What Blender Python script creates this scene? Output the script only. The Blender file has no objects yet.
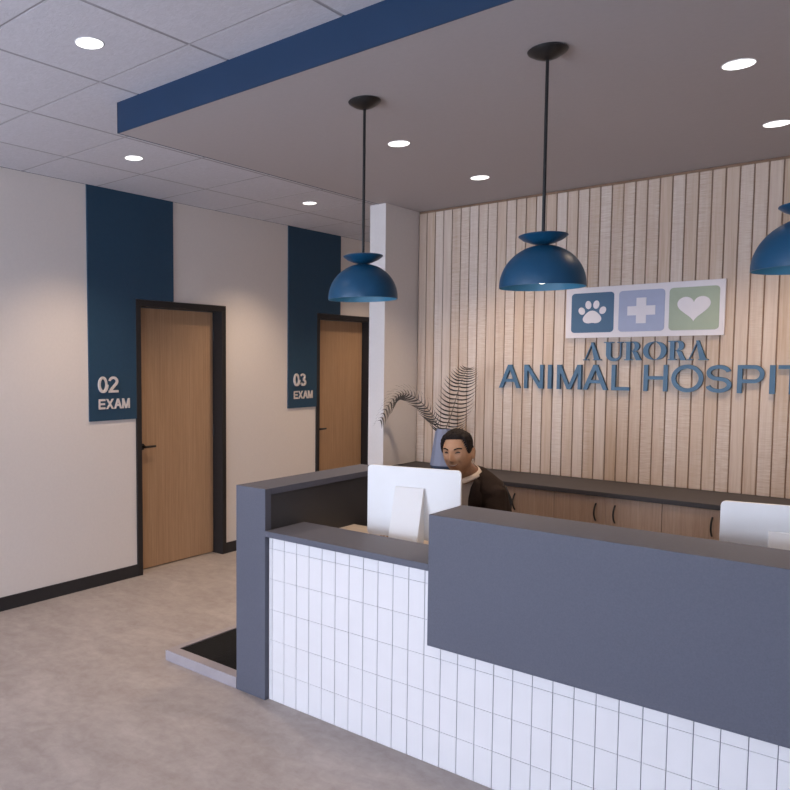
import bpy, bmesh, math, random
from mathutils import Vector, Matrix, noise
random.seed(7)
COL = bpy.context.scene.collection
SC = bpy.context.scene

# ------------------------------------------------------------------ materials
def new_mat(name):
    m = bpy.data.materials.new(name); m.use_nodes = True
    nt = m.node_tree
    return m, nt, nt.nodes['Principled BSDF']

def N(nt, typ, **kw):
    n = nt.nodes.new(typ)
    for k, v in kw.items():
        if k in n.inputs: n.inputs[k].default_value = v
        else: setattr(n, k, v)
    return n

def coords(nt, scale=(1, 1, 1)):
    tc = N(nt, 'ShaderNodeTexCoord'); mp = N(nt, 'ShaderNodeMapping')
    mp.inputs['Scale'].default_value = scale
    nt.links.new(tc.outputs['Object'], mp.inputs['Vector'])
    return mp.outputs['Vector']

def ramp(nt, fac, stops):
    r = N(nt, 'ShaderNodeValToRGB')
    el = r.color_ramp.elements
    el[0].position, el[0].color = stops[0][0], (*stops[0][1], 1)
    el[1].position, el[1].color = stops[-1][0], (*stops[-1][1], 1)
    for p, c in stops[1:-1]:
        e = el.new(p); e.color = (*c, 1)
    nt.links.new(fac, r.inputs['Fac'])
    return r.outputs['Color']

def mixc(nt, fac, a, b, blend='MIX'):
    m = N(nt, 'ShaderNodeMix'); m.data_type = 'RGBA'; m.blend_type = blend
    for sock, v in ((m.inputs[0], fac), (m.inputs[6], a), (m.inputs[7], b)):
        if hasattr(v, 'links'): nt.links.new(v, sock)
        else: sock.default_value = v if isinstance(v, (int, float)) else (*v, 1)
    return m.outputs[2]

def bump(nt, bs, height, strength=.2, dist=.01):
    b = N(nt, 'ShaderNodeBump', Strength=strength, Distance=dist)
    nt.links.new(height, b.inputs['Height']); nt.links.new(b.outputs['Normal'], bs.inputs['Normal'])

def plain(name, col, rough=.5, spec=.5, metal=0, var=.06, scale=30, bmp=0.05, emis=None):
    m, nt, bs = new_mat(name)
    v = coords(nt)
    n = N(nt, 'ShaderNodeTexNoise', Scale=scale, Detail=4.0); nt.links.new(v, n.inputs['Vector'])
    a = tuple(c * (1 - var) for c in col); b = tuple(min(1, c * (1 + var)) for c in col)
    nt.links.new(ramp(nt, n.outputs['Fac'], [(.3, a), (.7, b)]), bs.inputs['Base Color'])
    bs.inputs['Roughness'].default_value = rough
    bs.inputs['Specular IOR Level'].default_value = spec
    bs.inputs['Metallic'].default_value = metal
    if bmp: bump(nt, bs, n.outputs['Fac'], bmp, .003)
    if emis:
        bs.inputs['Emission Color'].default_value = (*emis[0], 1); bs.inputs['Emission Strength'].default_value = emis[1]
    return m

def wood(name, c1, c2, c3, grain=(45, 45, 1.6), rough=.5, bmp=.1):
    m, nt, bs = new_mat(name)
    v = coords(nt, grain)
    n = N(nt, 'ShaderNodeTexNoise', Scale=1.0, Detail=8.0, Roughness=.6, Distortion=.3); nt.links.new(v, n.inputs['Vector'])
    v2 = coords(nt, tuple(g * 5 for g in grain))
    n2 = N(nt, 'ShaderNodeTexNoise', Scale=1.0, Detail=4.0); nt.links.new(v2, n2.inputs['Vector'])
    c = ramp(nt, n.outputs['Fac'], [(.3, c1), (.5, c2), (.72, c3)])
    c = mixc(nt, .25, c, ramp(nt, n2.outputs['Fac'], [(.35, tuple(x * .7 for x in c2)), (.65, tuple(min(1, x * 1.25) for x in c2))]))
    nt.links.new(c, bs.inputs['Base Color']); bs.inputs['Roughness'].default_value = rough
    bump(nt, bs, n2.outputs['Fac'], bmp, .002)
    return m

M = {}
M['wall'] = plain('warm_white_paint', (.72, .67, .64), .85, .25, var=.015, scale=60, bmp=.03)
M['wall_pale'] = plain('pale_paint', (.72, .68, .66), .85, .25, var=.015, scale=60, bmp=.03)
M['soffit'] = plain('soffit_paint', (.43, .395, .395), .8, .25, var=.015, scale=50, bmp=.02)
M['blue_fascia'] = plain('blue_fascia_paint', (.006, .028, .072), .45, .4, var=.03, scale=5, bmp=.02)
M['navy'] = plain('navy_panel_paint', (.017, .058, .110), .5, .4, var=.04, scale=40, bmp=.03)
M['black'] = plain('black_trim_paint', (.017, .015, .016), .5, .4, var=.05, bmp=.02)
M['black_metal'] = plain('black_metal', (.008, .008, .009), .35, .5, var=.03, bmp=0)
M['base'] = plain('charcoal_rubber', (.028, .026, .028), .6, .3, var=.05)
M['door'] = wood('oak_door_veneer', (.34, .20, .11), (.41, .255, .148), (.48, .315, .195), grain=(75, 75, 1.6), rough=.5, bmp=.04)
M['cab'] = wood('oak_cabinet_veneer', (.43, .29, .20), (.50, .345, .245), (.56, .40, .30), grain=(90, 90, 2.5), rough=.5)
M['worktop'] = wood('pale_laminate', (.50, .44, .38), (.56, .49, .425), (.62, .545, .48), grain=(2, 30, 30), rough=.5)
M['laminate'] = plain('slate_grey_laminate', (.100, .105, .136), .55, .28, var=.07, scale=180, bmp=.04)
M['laminate_dark'] = plain('dark_grey_laminate', (.05, .048, .052), .5, .4, var=.06, scale=180, bmp=.04)
M['counter'] = plain('dark_countertop', (.052, .048, .052), .55, .3, var=.07, scale=150, bmp=.03)
M['tile'] = plain('white_glazed_tile', (.745, .735, .75), .35, .4, var=.012, scale=9, bmp=.01)
M['grout'] = plain('grey_grout', (.10, .10, .14), .9, .2, var=.1)
M['mac'] = plain('white_aluminium', (.72, .735, .755), .35, .4, var=.004, bmp=0)
M['screen'] = plain('screen_glass', (.01, .01, .012), .08, .6, var=0, bmp=0)
M['pend'] = plain('blue_enamel', (.006, .060, .130), .38, .45, var=.03, scale=8, bmp=0)
M['pend_lit'] = plain('blue_enamel_lit_inside', (.03, .14, .24), .45, .4, var=.03, scale=8, bmp=0)  # same enamel, lightened to paint in the light inside the shade
M['bulb'] = plain('lamp_glow', (1, 1, 1), .5, 0, var=0, bmp=0, emis=((1, .93, .84), 4))
M['lens'] = plain('downlight_glow', (1, 1, 1), .5, 0, var=0, bmp=0, emis=((1, .97, .93), 2.2))
M['white'] = plain('white_trim', (.8, .8, .8), .5, .3, var=.01, bmp=0)
M['sign_white'] = plain('sign_board_white', (.74, .69, .70), .5, .3, var=.01, bmp=0)
M['sign_blue'] = plain('sign_navy', (.060, .128, .215), .5, .3, var=.02, bmp=0)
M['sign_lav'] = plain('sign_periwinkle', (.36, .39, .52), .5, .3, var=.02, bmp=0)
M['sign_green'] = plain('sign_sage', (.36, .41, .30), .5, .3, var=.02, bmp=0)
M['letter'] = plain('letter_blue', (.048, .125, .215), .45, .4, var=.02, bmp=0)
M['letter_white'] = plain('letter_white', (.66, .60, .58), .5, .3, var=.01, bmp=0)
M['scale_rim'] = plain('platform_rim', (.34, .31, .33), .5, .4, var=.03)
M['mat'] = plain('black_rubber_mat', (.012, .012, .013), .85, .2, var=.15, scale=200, bmp=.3)
M['vase'] = plain('slate_blue_ceramic', (.235, .265, .37), .4, .4, var=.03, scale=6, bmp=0)
M['vase_dark'] = plain('dark_blue_ceramic', (.085, .11, .17), .4, .4, var=.03, scale=6, bmp=0)
M['frond'] = plain('dried_frond', (.055, .048, .045), .7, .3, var=.25, scale=40)
M['rachis'] = plain('dried_stem', (.16, .12, .10), .7, .3, var=.15, scale=40)
M['hair'] = plain('dark_hair', (.013, .009, .008), .75, .2, var=.5, scale=160, bmp=.6)
M['jacket'] = plain('dark_brown_wool', (.024, .015, .012), .9, .2, var=.25, scale=220, bmp=.2)
M['shirt'] = plain('cream_shirt', (.56, .47, .40), .8, .2, var=.04, scale=90)
M['trouser'] = plain('black_wool', (.02, .018, .018), .9, .2, var=.2, scale=200)
M['leather'] = plain('black_leather', (.010, .010, .011), .4, .5, var=.1, scale=120)
M['eye'] = plain('eye_dark', (.02, .012, .01), .3, .5, var=0, bmp=0)
M['teeth'] = plain('teeth', (.42, .33, .27), .4, .4, var=0, bmp=0)
M['lip'] = plain('lip', (.25, .10, .07), .6, .3, var=.05, bmp=0)
M['chrome'] = plain('brushed_steel', (.45, .45, .46), .3, .5, metal=1, var=.02, bmp=0)

def mat_skin():
    m, nt, bs = new_mat('skin')
    at = N(nt, 'ShaderNodeAttribute', attribute_name='tone')
    v = coords(nt); n = N(nt, 'ShaderNodeTexNoise', Scale=90.0, Detail=3.0); nt.links.new(v, n.inputs['Vector'])
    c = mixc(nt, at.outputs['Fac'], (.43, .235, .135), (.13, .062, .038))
    c = mixc(nt, .12, c, ramp(nt, n.outputs['Fac'], [(.3, (.25, .12, .07)), (.7, (.55, .33, .2))]))
    nt.links.new(c, bs.inputs['Base Color']); bs.inputs['Roughness'].default_value = .5
    bs.inputs['Subsurface Weight'].default_value = .08
    bs.inputs['Subsurface Radius'].default_value = (.01, .004, .002)
    return m
M['skin'] = mat_skin()

def mat_floor():
    m, nt, bs = new_mat('mottled_concrete_floor')
    v = coords(nt, (1, 1, 1))
    mp = N(nt, 'ShaderNodeMapping'); mp.inputs['Rotation'].default_value = (0, 0, .9); mp.inputs['Scale'].default_value = (2.2, 4.2, 1)
    nt.links.new(v, mp.inputs['Vector'])
    n1 = N(nt, 'ShaderNodeTexNoise', Scale=1.0, Detail=9.0, Roughness=.68, Distortion=.5); nt.links.new(mp.outputs[0], n1.inputs['Vector'])
    n2 = N(nt, 'ShaderNodeTexNoise', Scale=14.0, Detail=8.0, Roughness=.7, Distortion=.4); nt.links.new(v, n2.inputs['Vector'])
    n3 = N(nt, 'ShaderNodeTexNoise', Scale=.8, Detail=3.0); nt.links.new(v, n3.inputs['Vector'])
    c = ramp(nt, n1.outputs['Fac'], [(.30, (.262, .222, .203)), (.48, (.348, .312, .295)), (.66, (.47, .42, .398))])
    c2 = ramp(nt, n2.outputs['Fac'], [(.32, (.235, .195, .176)), (.5, (.358, .320, .304)), (.68, (.49, .44, .422))])
    c = mixc(nt, .42, c, c2)
    c = mixc(nt, .25, c, ramp(nt, n3.outputs['Fac'], [(.3, (.31, .268, .248)), (.7, (.445, .398, .378))]))
    nt.links.new(c, bs.inputs['Base Color'])
    bs.inputs['Roughness'].default_value = .55; bs.inputs['Specular IOR Level'].default_value = .35
    bump(nt, bs, n2.outputs['Fac'], .05, .003)
    return m
M['floor'] = mat_floor()

def mat_ceiling():
    m, nt, bs = new_mat('acoustic_tile')
    v = coords(nt, (30, 55, 30))
    n1 = N(nt, 'ShaderNodeTexNoise', Scale=1.0, Detail=6.0, Roughness=.65, Distortion=1.2); nt.links.new(v, n1.inputs['Vector'])
    nt.links.new(ramp(nt, n1.outputs['Fac'], [(.3, (.52, .51, .545)), (.7, (.61, .60, .645))]), bs.inputs['Base Color'])
    bs.inputs['Roughness'].default_value = .9
    bump(nt, bs, n1.outputs['Fac'], .35, .004)
    return m
M['ceil'] = mat_ceiling()
M['ceil_gap_edge_shade'] = plain('tile_gap_and_edge_shade', (.36, .345, .365), .9, .2, var=.03)

SLAT = .0702; SX0 = -3.085
def mat_slats():
    m, nt, bs = new_mat('whitewashed_oak_slats')
    tc = N(nt, 'ShaderNodeTexCoord'); sp = N(nt, 'ShaderNodeSeparateXYZ'); nt.links.new(tc.outputs['Object'], sp.inputs[0])
    a = N(nt, 'ShaderNodeMath', operation='SUBTRACT'); nt.links.new(sp.outputs['X'], a.inputs[0]); a.inputs[1].default_value = SX0
    d = N(nt, 'ShaderNodeMath', operation='DIVIDE'); nt.links.new(a.outputs[0], d.inputs[0]); d.inputs[1].default_value = SLAT
    f = N(nt, 'ShaderNodeMath', operation='FLOOR'); nt.links.new(d.outputs[0], f.inputs[0])
    wn = N(nt, 'ShaderNodeTexWhiteNoise', noise_dimensions='1D'); nt.links.new(f.outputs[0], wn.inputs['W'])
    # offset the grain per board
    off = N(nt, 'ShaderNodeVectorMath', operation='MULTIPLY_ADD')
    nt.links.new(wn.outputs['Color'], off.inputs[0]); off.inputs[1].default_value = (9, 9, 9); nt.links.new(tc.outputs['Object'], off.inputs[2])
    def tex(scale, **k):
        mp = N(nt, 'ShaderNodeMapping'); mp.inputs['Scale'].default_value = scale; nt.links.new(off.outputs[0], mp.inputs['Vector'])
        n = N(nt, 'ShaderNodeTexNoise', Scale=1.0, **k); nt.links.new(mp.outputs[0], n.inputs['Vector']); return n.outputs['Fac']
    g = tex((60, 10, 2.2), Detail=8.0, Roughness=.62, Distortion=.7)
    saw = tex((14, 10, 210), Detail=4.0, Roughness=.65)
    patch = tex((6, 3, .9), Detail=3.0)
    c = ramp(nt, g, [(.28, (.43, .29, .20)), (.5, (.58, .44, .335)), (.7, (.70, .58, .48))])
    tone = ramp(nt, wn.outputs['Value'], [(0, (.50, .37, .265)), (.5, (.595, .468, .368)), (1, (.74, .67, .615))])
    c = mixc(nt, .5, c, tone)
    sawc = ramp(nt, saw, [(.35, (.52, .39, .295)), (.62, (.76, .68, .61))])
    r = N(nt, 'ShaderNodeMapRange'); r.inputs[1].default_value = .42; r.inputs[2].default_value = .62; r.inputs[4].default_value = .55
    nt.links.new(patch, r.inputs[0])
    c = mixc(nt, r.outputs[0], c, sawc)
    nt.links.new(c, bs.inputs['Base Color']); bs.inputs['Roughness'].default_value = .65; bs.inputs['Specular IOR Level'].default_value = .3
    bump(nt, bs, g, .2, .003)
    return m
M['slat'] = mat_slats()
M['slat_gap_shade'] = plain('slat_recess_shade', (.26, .165, .11), .8, .2, var=.1)  # brown puts the shadow of the grooves into the colour

# ------------------------------------------------------------------ mesh builder
class MB:
    def __init__(s): s.v = []; s.f = []; s.mi = []; s.cur = 0
    def add(s, vs, fs):
        o = len(s.v); s.v += [tuple(p) for p in vs]; s.f += [tuple(i + o for i in f) for f in fs]; s.mi += [s.cur] * len(fs); return s
    def box(s, x0, x1, y0, y1, z0, z1):
        vs = [(x, y, z) for x in (x0, x1) for y in (y0, y1) for z in (z0, z1)]
        return s.add(vs, [(0, 1, 3, 2), (4, 6, 7, 5), (0, 4, 5, 1), (2, 3, 7, 6), (0, 2, 6, 4), (1, 5, 7, 3)])
    def prism(s, poly, fn, d0, d1):
        """poly of 2-D points, fn(u,v,d)->xyz"""
        n = len(poly)
        vs = [fn(u, v, d0) for u, v in poly] + [fn(u, v, d1) for u, v in poly]
        fs = [tuple(range(n))[::-1], tuple(range(n, 2 * n))] + [(i, (i + 1) % n, n + (i + 1) % n, n + i) for i in range(n)]
        return s.add(vs, fs)
    def lathe(s, prof, c=(0, 0, 0), seg=48, close=False):
        n = len(prof); vs = []; fs = []
        for i in range(seg):
            a = 2 * math.pi * i / seg
            for r, z in prof: vs.append((c[0] + r * math.cos(a), c[1] + r * math.sin(a), c[2] + z))
        for i in range(seg):
            j = (i + 1) % seg
            for k in range(n - 1 if not close else n):
                l = (k + 1) % n
                fs.append((i * n + k, j * n + k, j * n + l, i * n + l))
        return s.add(vs, fs)
    def tube(s, pts, rad, seg=12, cap=True, flat=1.0):
        pts = [Vector(p) for p in pts]; n = len(pts)
        rad = [rad] * n if isinstance(rad, (int, float)) else rad
        t0 = (pts[1] - pts[0]).normalized(); up = Vector((0, 0, 1)) if abs(t0.z) < .9 else Vector((0, 1, 0))
        nrm = (up - t0 * up.dot(t0)).normalized()
        vs = []
        for i, p in enumerate(pts):
            t = ((pts[min(i + 1, n - 1)] - pts[max(i - 1, 0)])).normalized()
            nrm = (nrm - t * nrm.dot(t)).normalized(); b = t.cross(nrm)
            r = rad[i]; rx, ry = r if isinstance(r, tuple) else (r, r * flat)
            for k in range(seg):
                a = 2 * math.pi * k / seg
                vs.append(p + b * (math.cos(a) * rx) + nrm * (math.sin(a) * ry))
        fs = [(i * seg + k, i * seg + (k + 1) % seg, (i + 1) * seg + (k + 1) % seg, (i + 1) * seg + k) for i in range(n - 1) for k in range(seg)]
        if cap: fs += [tuple(range(seg))[::-1], tuple(range((n - 1) * seg, n * seg))]
        return s.add(vs, fs)
    def ball(s, c, r, seg=20, ring=14, mat=None):
        rx, ry, rz = r if isinstance(r, tuple) else (r, r, r)
        vs = []; c = Vector(c)
        for i in range(ring + 1):
            th = math.pi * i / ring
            for k in range(seg):
                a = 2 * math.pi * k / seg
                p = Vector((rx * math.sin(th) * math.cos(a), ry * math.sin(th) * math.sin(a), rz * math.cos(th)))
                if mat is not None: p = mat @ p
                vs.append(c + p)
        fs = [(i * seg + k, (i + 1) * seg + k, (i + 1) * seg + (k + 1) % seg, i * seg + (k + 1) % seg) for i in range(ring) for k in range(seg)]
        return s.add(vs, fs)
    def capsule(s, pts, rads, seg=14):
        s.tube(pts, rads, seg)
        for p, r in ((pts[0], rads[0]), (pts[-1], rads[-1])):
            rr = max(r) if isinstance(r, tuple) else r
            s.ball(p, rr * .99 if not isinstance(r, tuple) else min(r) * .99, 12, 8)
        return s
    def mesh(s, name, off=Vector((0, 0, 0))):
        me = bpy.data.meshes.new(name)
        me.from_pydata([tuple(Vector(p) - off) for p in s.v], [], s.f); me.update()
        for p, i in zip(me.polygons, s.mi): p.material_index = i
        return me
    def build(s, name, mat, parent=None, smooth=None, bevel=0, recalc=True, weld=True, seg=2):
        off = wloc(parent) if parent else Vector((0, 0, 0))
        me = s.mesh(name, off)
        if recalc or weld:
            bm = bmesh.new(); bm.from_mesh(me)
            if weld: bmesh.ops.remove_doubles(bm, verts=bm.verts, dist=1e-6)
            if recalc: bmesh.ops.recalc_face_normals(bm, faces=bm.faces)
            bm.to_mesh(me); bm.free()
        o = bpy.data.objects.new(name, me); COL.objects.link(o)
        for m in (mat if isinstance(mat, (list, tuple)) else [mat]): me.materials.append(m)
        if parent: o.parent = parent
        if smooth is not None: smooth_mesh(me, smooth)
        if bevel:
            b = o.modifiers.new('bevel', 'BEVEL'); b.width = bevel; b.segments = seg; b.limit_method = 'ANGLE'; b.angle_limit = .6
        return o

def smooth_mesh(me, angle=.6):
    for p in me.polygons: p.use_smooth = True
    if angle < 3:
        bm = bmesh.new(); bm.from_mesh(me)
        for e in bm.edges:
            if len(e.link_faces) == 2 and e.calc_face_angle(0) > angle: e.smooth = False
        bm.to_mesh(me); bm.free()

def wloc(o):
    p = Vector((0, 0, 0))
    while o: p += o.location; o = o.parent
    return p

def tag(o, label=None, cat=None, group=None, kind=None):
    if label: o['label'] = label
    if cat: o['category'] = cat
    if group: o['group'] = group
    if kind: o['kind'] = kind
    return o
def thing(name, loc, label, cat, group=None):
    o = bpy.data.objects.new(name, None); o.empty_display_size = .1; o.location = loc; COL.objects.link(o)
    return tag(o, label, cat, group)
def struct(o): o['kind'] = 'structure'; return o
def copy_tree(o, parent=None):
    c = o.copy(); COL.objects.link(c)
    if parent: c.parent = parent
    for ch in [x for x in bpy.data.objects if x.parent == o]: copy_tree(ch, c)
    return c
def B(*a): return MB().box(*a)

# ------------------------------------------------------------------ room shell
LX = -4.738; RX = 3.4; FY = -3.6; BY = 9.0; CZ = 3.006; SZ = 2.855; WY = 5.24; PX = -3.088; PXL = -3.222; PFY = 4.747
struct(B(LX - .3, RX + .2, FY - .2, BY + .2, -.1, 0).build('floor', M['floor']))
# left wall with two door openings
DOORS = (3.751, 6.043); DW = .998; DH = 2.197
w = MB(); ys = [FY]
for d in DOORS: ys += [d + .01, d + DW - .01]
ys.append(BY)
for i in range(0, len(ys), 2): w.box(LX - .16, LX, ys[i], ys[i + 1], 0, CZ)
for d in DOORS: w.box(LX - .16, LX, d + .01, d + DW - .01, DH - .01, CZ)
struct(w.build('wall_left', M['wall'], weld=False))
struct(B(LX - .16, RX + .16, BY, BY + .15, 0, CZ).build('wall_far_hall', M['wall']))
struct(MB().box(PXL, PX, PFY, WY + .02, 0, SZ).box(PXL, PX, WY + .02, BY, 0, CZ).build('wall_partition', M['wall_pale'], weld=False))
struct(B(PX, RX, WY + .0, WY + .15, 0, SZ).build('wall_back', M['wall']))
struct(B(RX, RX + .16, FY, BY, 0, CZ).build('wall_right', M['wall']))
# front wall: storefront windows
w = MB(); wins = [(-4.6, -2.3), (-2.0, -.3), (0.0, 1.2), (1.5, 3.1)]
xs = [LX]
for a, b in wins: xs += [a, b]
xs.append(RX)
for i in range(0, len(xs), 2): w.box(xs[i], xs[i + 1], FY - .15, FY, 0, CZ)
for a, b in wins: w.box(a, b, FY - .15, FY, 2.7, CZ); w.box(a, b, FY - .15, FY, 0, .35)
struct(w.build('wall_front', M['wall'], weld=False))
glass, nt, bs = new_mat('window_glass')
bs.inputs['Transmission Weight'].default_value = 1; bs.inputs['Roughness'].default_value = 0; bs.inputs['Base Color'].default_value = (.95, .98, 1, 1)
for i, (a, b) in enumerate(wins):
    f = MB()
    for q in ((a, b, .35, .40), (a, b, 2.65, 2.70), (a, a + .05, .40, 2.65), (b - .05, b, .40, 2.65)):
        f.box(q[0], q[1], FY - .11, FY - .04, q[2], q[3])
    o = struct(f.build('window_%d' % (i + 1), M['black'], weld=False))
    B(a + .05, b - .05, FY - .08, FY - .07, .40, 2.65).build('pane', glass, o)

# ceiling: drop tiles with chamfered edges
TX, TY = .613, .613; gx0, gy0 = -2.372, 2.176
c = MB()
c.cur = 1; c.box(LX, RX, FY, BY, CZ + .003, CZ + .06); c.cur = 0
i0 = math.floor((LX - gx0) / TX); i1 = math.ceil((RX - gx0) / TX)
j0 = math.floor((FY - gy0) / TY); j1 = math.ceil((BY - gy0) / TY)
for i in range(i0, i1):
    for j in range(j0, j1):
        x0 = max(LX, gx0 + i * TX); x1 = min(RX, gx0 + (i + 1) * TX); y0 = max(FY, gy0 + j * TY); y1 = min(BY, gy0 + (j + 1) * TY)
        if x1 - x0 < .03 or y1 - y0 < .03: continue
        if x0 > -3.1 and y0 > 2.45 and y1 < 5.2: continue
        e = .003; g = .008
        vs = [(x0 + e, y0 + e, CZ + .003), (x1 - e, y0 + e, CZ + .003), (x1 - e, y1 - e, CZ + .003), (x0 + e, y1 - e, CZ + .003),
              (x0 + g, y0 + g, CZ), (x1 - g, y0 + g, CZ), (x1 - g, y1 - g, CZ), (x0 + g, y1 - g, CZ)]
        c.add(vs, [(4, 5, 6, 7)]); c.cur = 1
        c.add(vs, [(0, 1, 5, 4), (1, 2, 6, 5), (2, 3, 7, 6), (3, 0, 4, 7)]); c.cur = 0  # chamfers coloured darker to shade out the window light they catch
struct(c.build('ceiling', [M['ceil'], M['ceil_gap_edge_shade']], recalc=False, weld=False))
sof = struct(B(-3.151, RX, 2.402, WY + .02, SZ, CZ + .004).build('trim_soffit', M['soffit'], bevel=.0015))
fm = MB().box(-3.155, RX, 2.398, 2.403, SZ - .001, CZ + .004).box(-3.155, -3.1505, 2.398, WY, SZ - .001, CZ + .004)
struct(fm.build('trim_blue_fascia', M['blue_fascia'], weld=False))

# baseboards
BH = .094
bb = MB()
for a, b in ((FY, DOORS[0]), (DOORS[0] + DW, DOORS[1]), (DOORS[1] + DW, BY)): bb.box(LX, LX + .012, a, b, 0, BH)
struct(bb.build('baseboard_left', M['base'], weld=False))
bb = MB().box(PXL - .012, PXL, PFY - .012, BY, 0, BH).box(PXL - .012, PX, PFY - .012, PFY, 0, BH)
struct(bb.build('baseboard_partition', M['base'], weld=False))
struct(B(LX, PXL, BY - .012, BY, 0, BH).build('baseboard_far_hall', M['base']))
struct(B(RX - .012, RX, FY, WY - .6, 0, BH).build('baseboard_right', M['base']))

# doors
def door(n, y0, lab):
    fr = MB(); fw = .050; d = .125
    y1 = y0 + DW
    # face frame + jamb wrapped into the opening, one piece profile with a stop
    for q in ((y0, y0 + fw), (y1 - fw, y1)):
        fr.box(LX - d, LX + .014, q[0], q[1], 0, DH - fw)
    fr.box(LX - d, LX + .014, y0, y1, DH - fw, DH)
    o = struct(fr.build('door_%d' % n, M['black'], weld=False, bevel=.0015))
    tag(o, lab)
    lf = B(LX - .145, LX - .10, y0 + fw + .003, y1 - fw - .003, .008, DH - fw - .004).build('leaf', M['door'], o, bevel=.0015)
    hz = 1.020; hy = y0 + fw + .088
    h = MB()
    h.tube([(LX - .10, hy, hz), (LX - .091, hy, hz)], .026, 24)
    h.tube([(LX - .092, hy, hz), (LX - .045, hy, hz)], .010, 14)
    h.tube([(LX - .050, hy - .006, hz), (LX - .048, hy + .03, hz), (LX - .052, hy + .105, hz)], [(.011, .011), (.010, .010), (.009, .009)], 14)
    h.build('handle', M['black_metal'], lf, smooth=.6)
    hg = MB()
    for z in (.25, 1.1, 1.95): hg.tube([(LX - .094, y1 - fw - .001, z - .05), (LX - .094, y1 - fw - .001, z + .05)], .007, 10)
    hg.build('hinge', M['black_metal'], lf, smooth=.6)
door(1, DOORS[0], 'oak veneer door in black frame beside the sign 02 EXAM')
door(2, DOORS[1], 'oak veneer door in black frame beside the sign 03 EXAM')

# ------------------------------------------------------------------ lettering
def strip(pts, w, closed=False):
    """quads along a polyline with width(s)"""
    n = len(pts); P = [Vector((p[0], p[1])) for p in pts]; ws = w if isinstance(w, list) else [w] * n
    L = []; R_ = []
    for i in range(n):
        a = P[(i - 1) % n] if (closed or i > 0) else P[i]; b = P[(i + 1) % n] if (closed or i < n - 1) else P[i]
        t = (b - a).normalized(); nn = Vector((-t.y, t.x))
        k = 1.0
        if closed or 0 < i < n - 1:
            t1 = (P[i] - a).normalized(); k = 1 / max(.5, abs(Vector((-t1.y, t1.x)).dot(nn)))
        L.append(P[i] + nn * ws[i] / 2 * k); R_.append(P[i] - nn * ws[i] / 2 * k)
    out = []
    for i in range(n if closed else n - 1):
        j = (i + 1) % n; out.append([tuple(R_[i]), tuple(R_[j]), tuple(L[j]), tuple(L[i])])
    return out
def arc(cx, cy, rx, ry, a0, a1, n=18):
    return [(cx + rx * math.cos(math.radians(a0 + (a1 - a0) * i / n)), cy + ry * math.sin(math.radians(a0 + (a1 - a0) * i / n))) for i in range(n + 1)]
def rect(x0, x1, y0, y1): return [(x0, y0), (x1, y0), (x1, y1), (x0, y1)]
def para(xb, xt, y0, y1, hw): return [(xb, y0), (xb + hw, y0), (xt + hw, y1), (xt, y1)]

def glyph(ch, w, h, s):
    d = s * 1.12; P = []
    if ch == 'A':
        P = [para(0, w / 2 - d / 2, 0, h, d), para(w - d, w / 2 - d / 2, 0, h, d), rect(w * .2, w * .8, h * .26, h * .26 + s * .9)]
    elif ch == 'N': P = [rect(0, s, 0, h), rect(w - s, w, 0, h), [(w - s * 1.15, 0), (w, 0), (s * 1.15, h), (0, h)]]
    elif ch == 'M': P = [rect(0, s * .9, 0, h), rect(w - s * .9, w, 0, h), [(w / 2 - s * .5, 0), (w / 2 + s * .5, 0), (s * 1.1, h), (0, h)], [(w / 2 - s * .5, 0), (w / 2 + s * .5, 0), (w, h), (w - s * 1.1, h)]]
    elif ch == 'I': P = [rect(0, w, 0, h)]
    elif ch == 'L': P = [rect(0, s, 0, h), rect(0, w, 0, s * .92)]
    elif ch == 'H': P = [rect(0, s, 0, h), rect(w - s, w, 0, h), rect(0, w, h * .5 - s * .4, h * .5 + s * .5)]
    elif ch == 'T': P = [rect(0, w, h - s * .92, h), rect(w / 2 - s / 2, w / 2 + s / 2, 0, h)]
    elif ch == 'E': P = [rect(0, s, 0, h), rect(0, w, 0, s), rect(0, w, h - s, h), rect(0, w * .93, h * .5 - s * .45, h * .5 + s * .5)]
    elif ch == 'X': P = [[(0, 0), (d, 0), (w, h), (w - d, h)], [(w - d, 0), (w, 0), (d, h), (0, h)]]
    elif ch in 'O0': P = strip(arc(w / 2, h / 2, w / 2 - s / 2, h / 2 - s * .42, 0, 360, 48)[:-1], s, True)
    elif ch == 'S':
        rx = w / 2 - s / 2; r1 = (h - s * .9) / 4
        pts = arc(w / 2, h - s * .45 - r1, rx * .93, r1, 12, 180, 16) + arc(w / 2, h - s * .45 - r1, rx * .93, r1, 190, 250, 6) + \
              arc(w / 2, s * .45 + r1, rx, r1, 70, 0, 7) + arc(w / 2, s * .45 + r1, rx, r1, -10, -168, 16)
        P = strip(pts, s * .95)
    elif ch in 'PR':
        yb = h * .42; r = (h - yb) / 2 - s * .25; cx = w - s / 2 - r
        P = [rect(0, s, 0, h)] + strip([(s * .5, h - s * .45)] + arc(cx, h - s * .45 - r, r, r, 90, -90, 20) + [(s * .5, h - s * .45 - 2 * r)], s * .92)
    elif ch == '2':
        rx = w / 2 - s / 2
        pts = arc(w / 2, h * .70, rx, h * .30 - s * .45, 172, -35, 22) + [(s * .75, s * .9)]
        P = strip(pts, s) + [rect(0, w, 0, s * .92)]
    elif ch == '3':
        rx = w / 2 - s / 2; ya = h * .745; yb = h * .285
        P = strip(arc(w / 2 - s * .1, ya, rx * .92, h - s * .45 - ya, 160, -80, 22), s * .95) + strip(arc(w / 2, yb, rx, yb - s * .45, 85, -165, 24), s * .95) 
    return P

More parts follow.
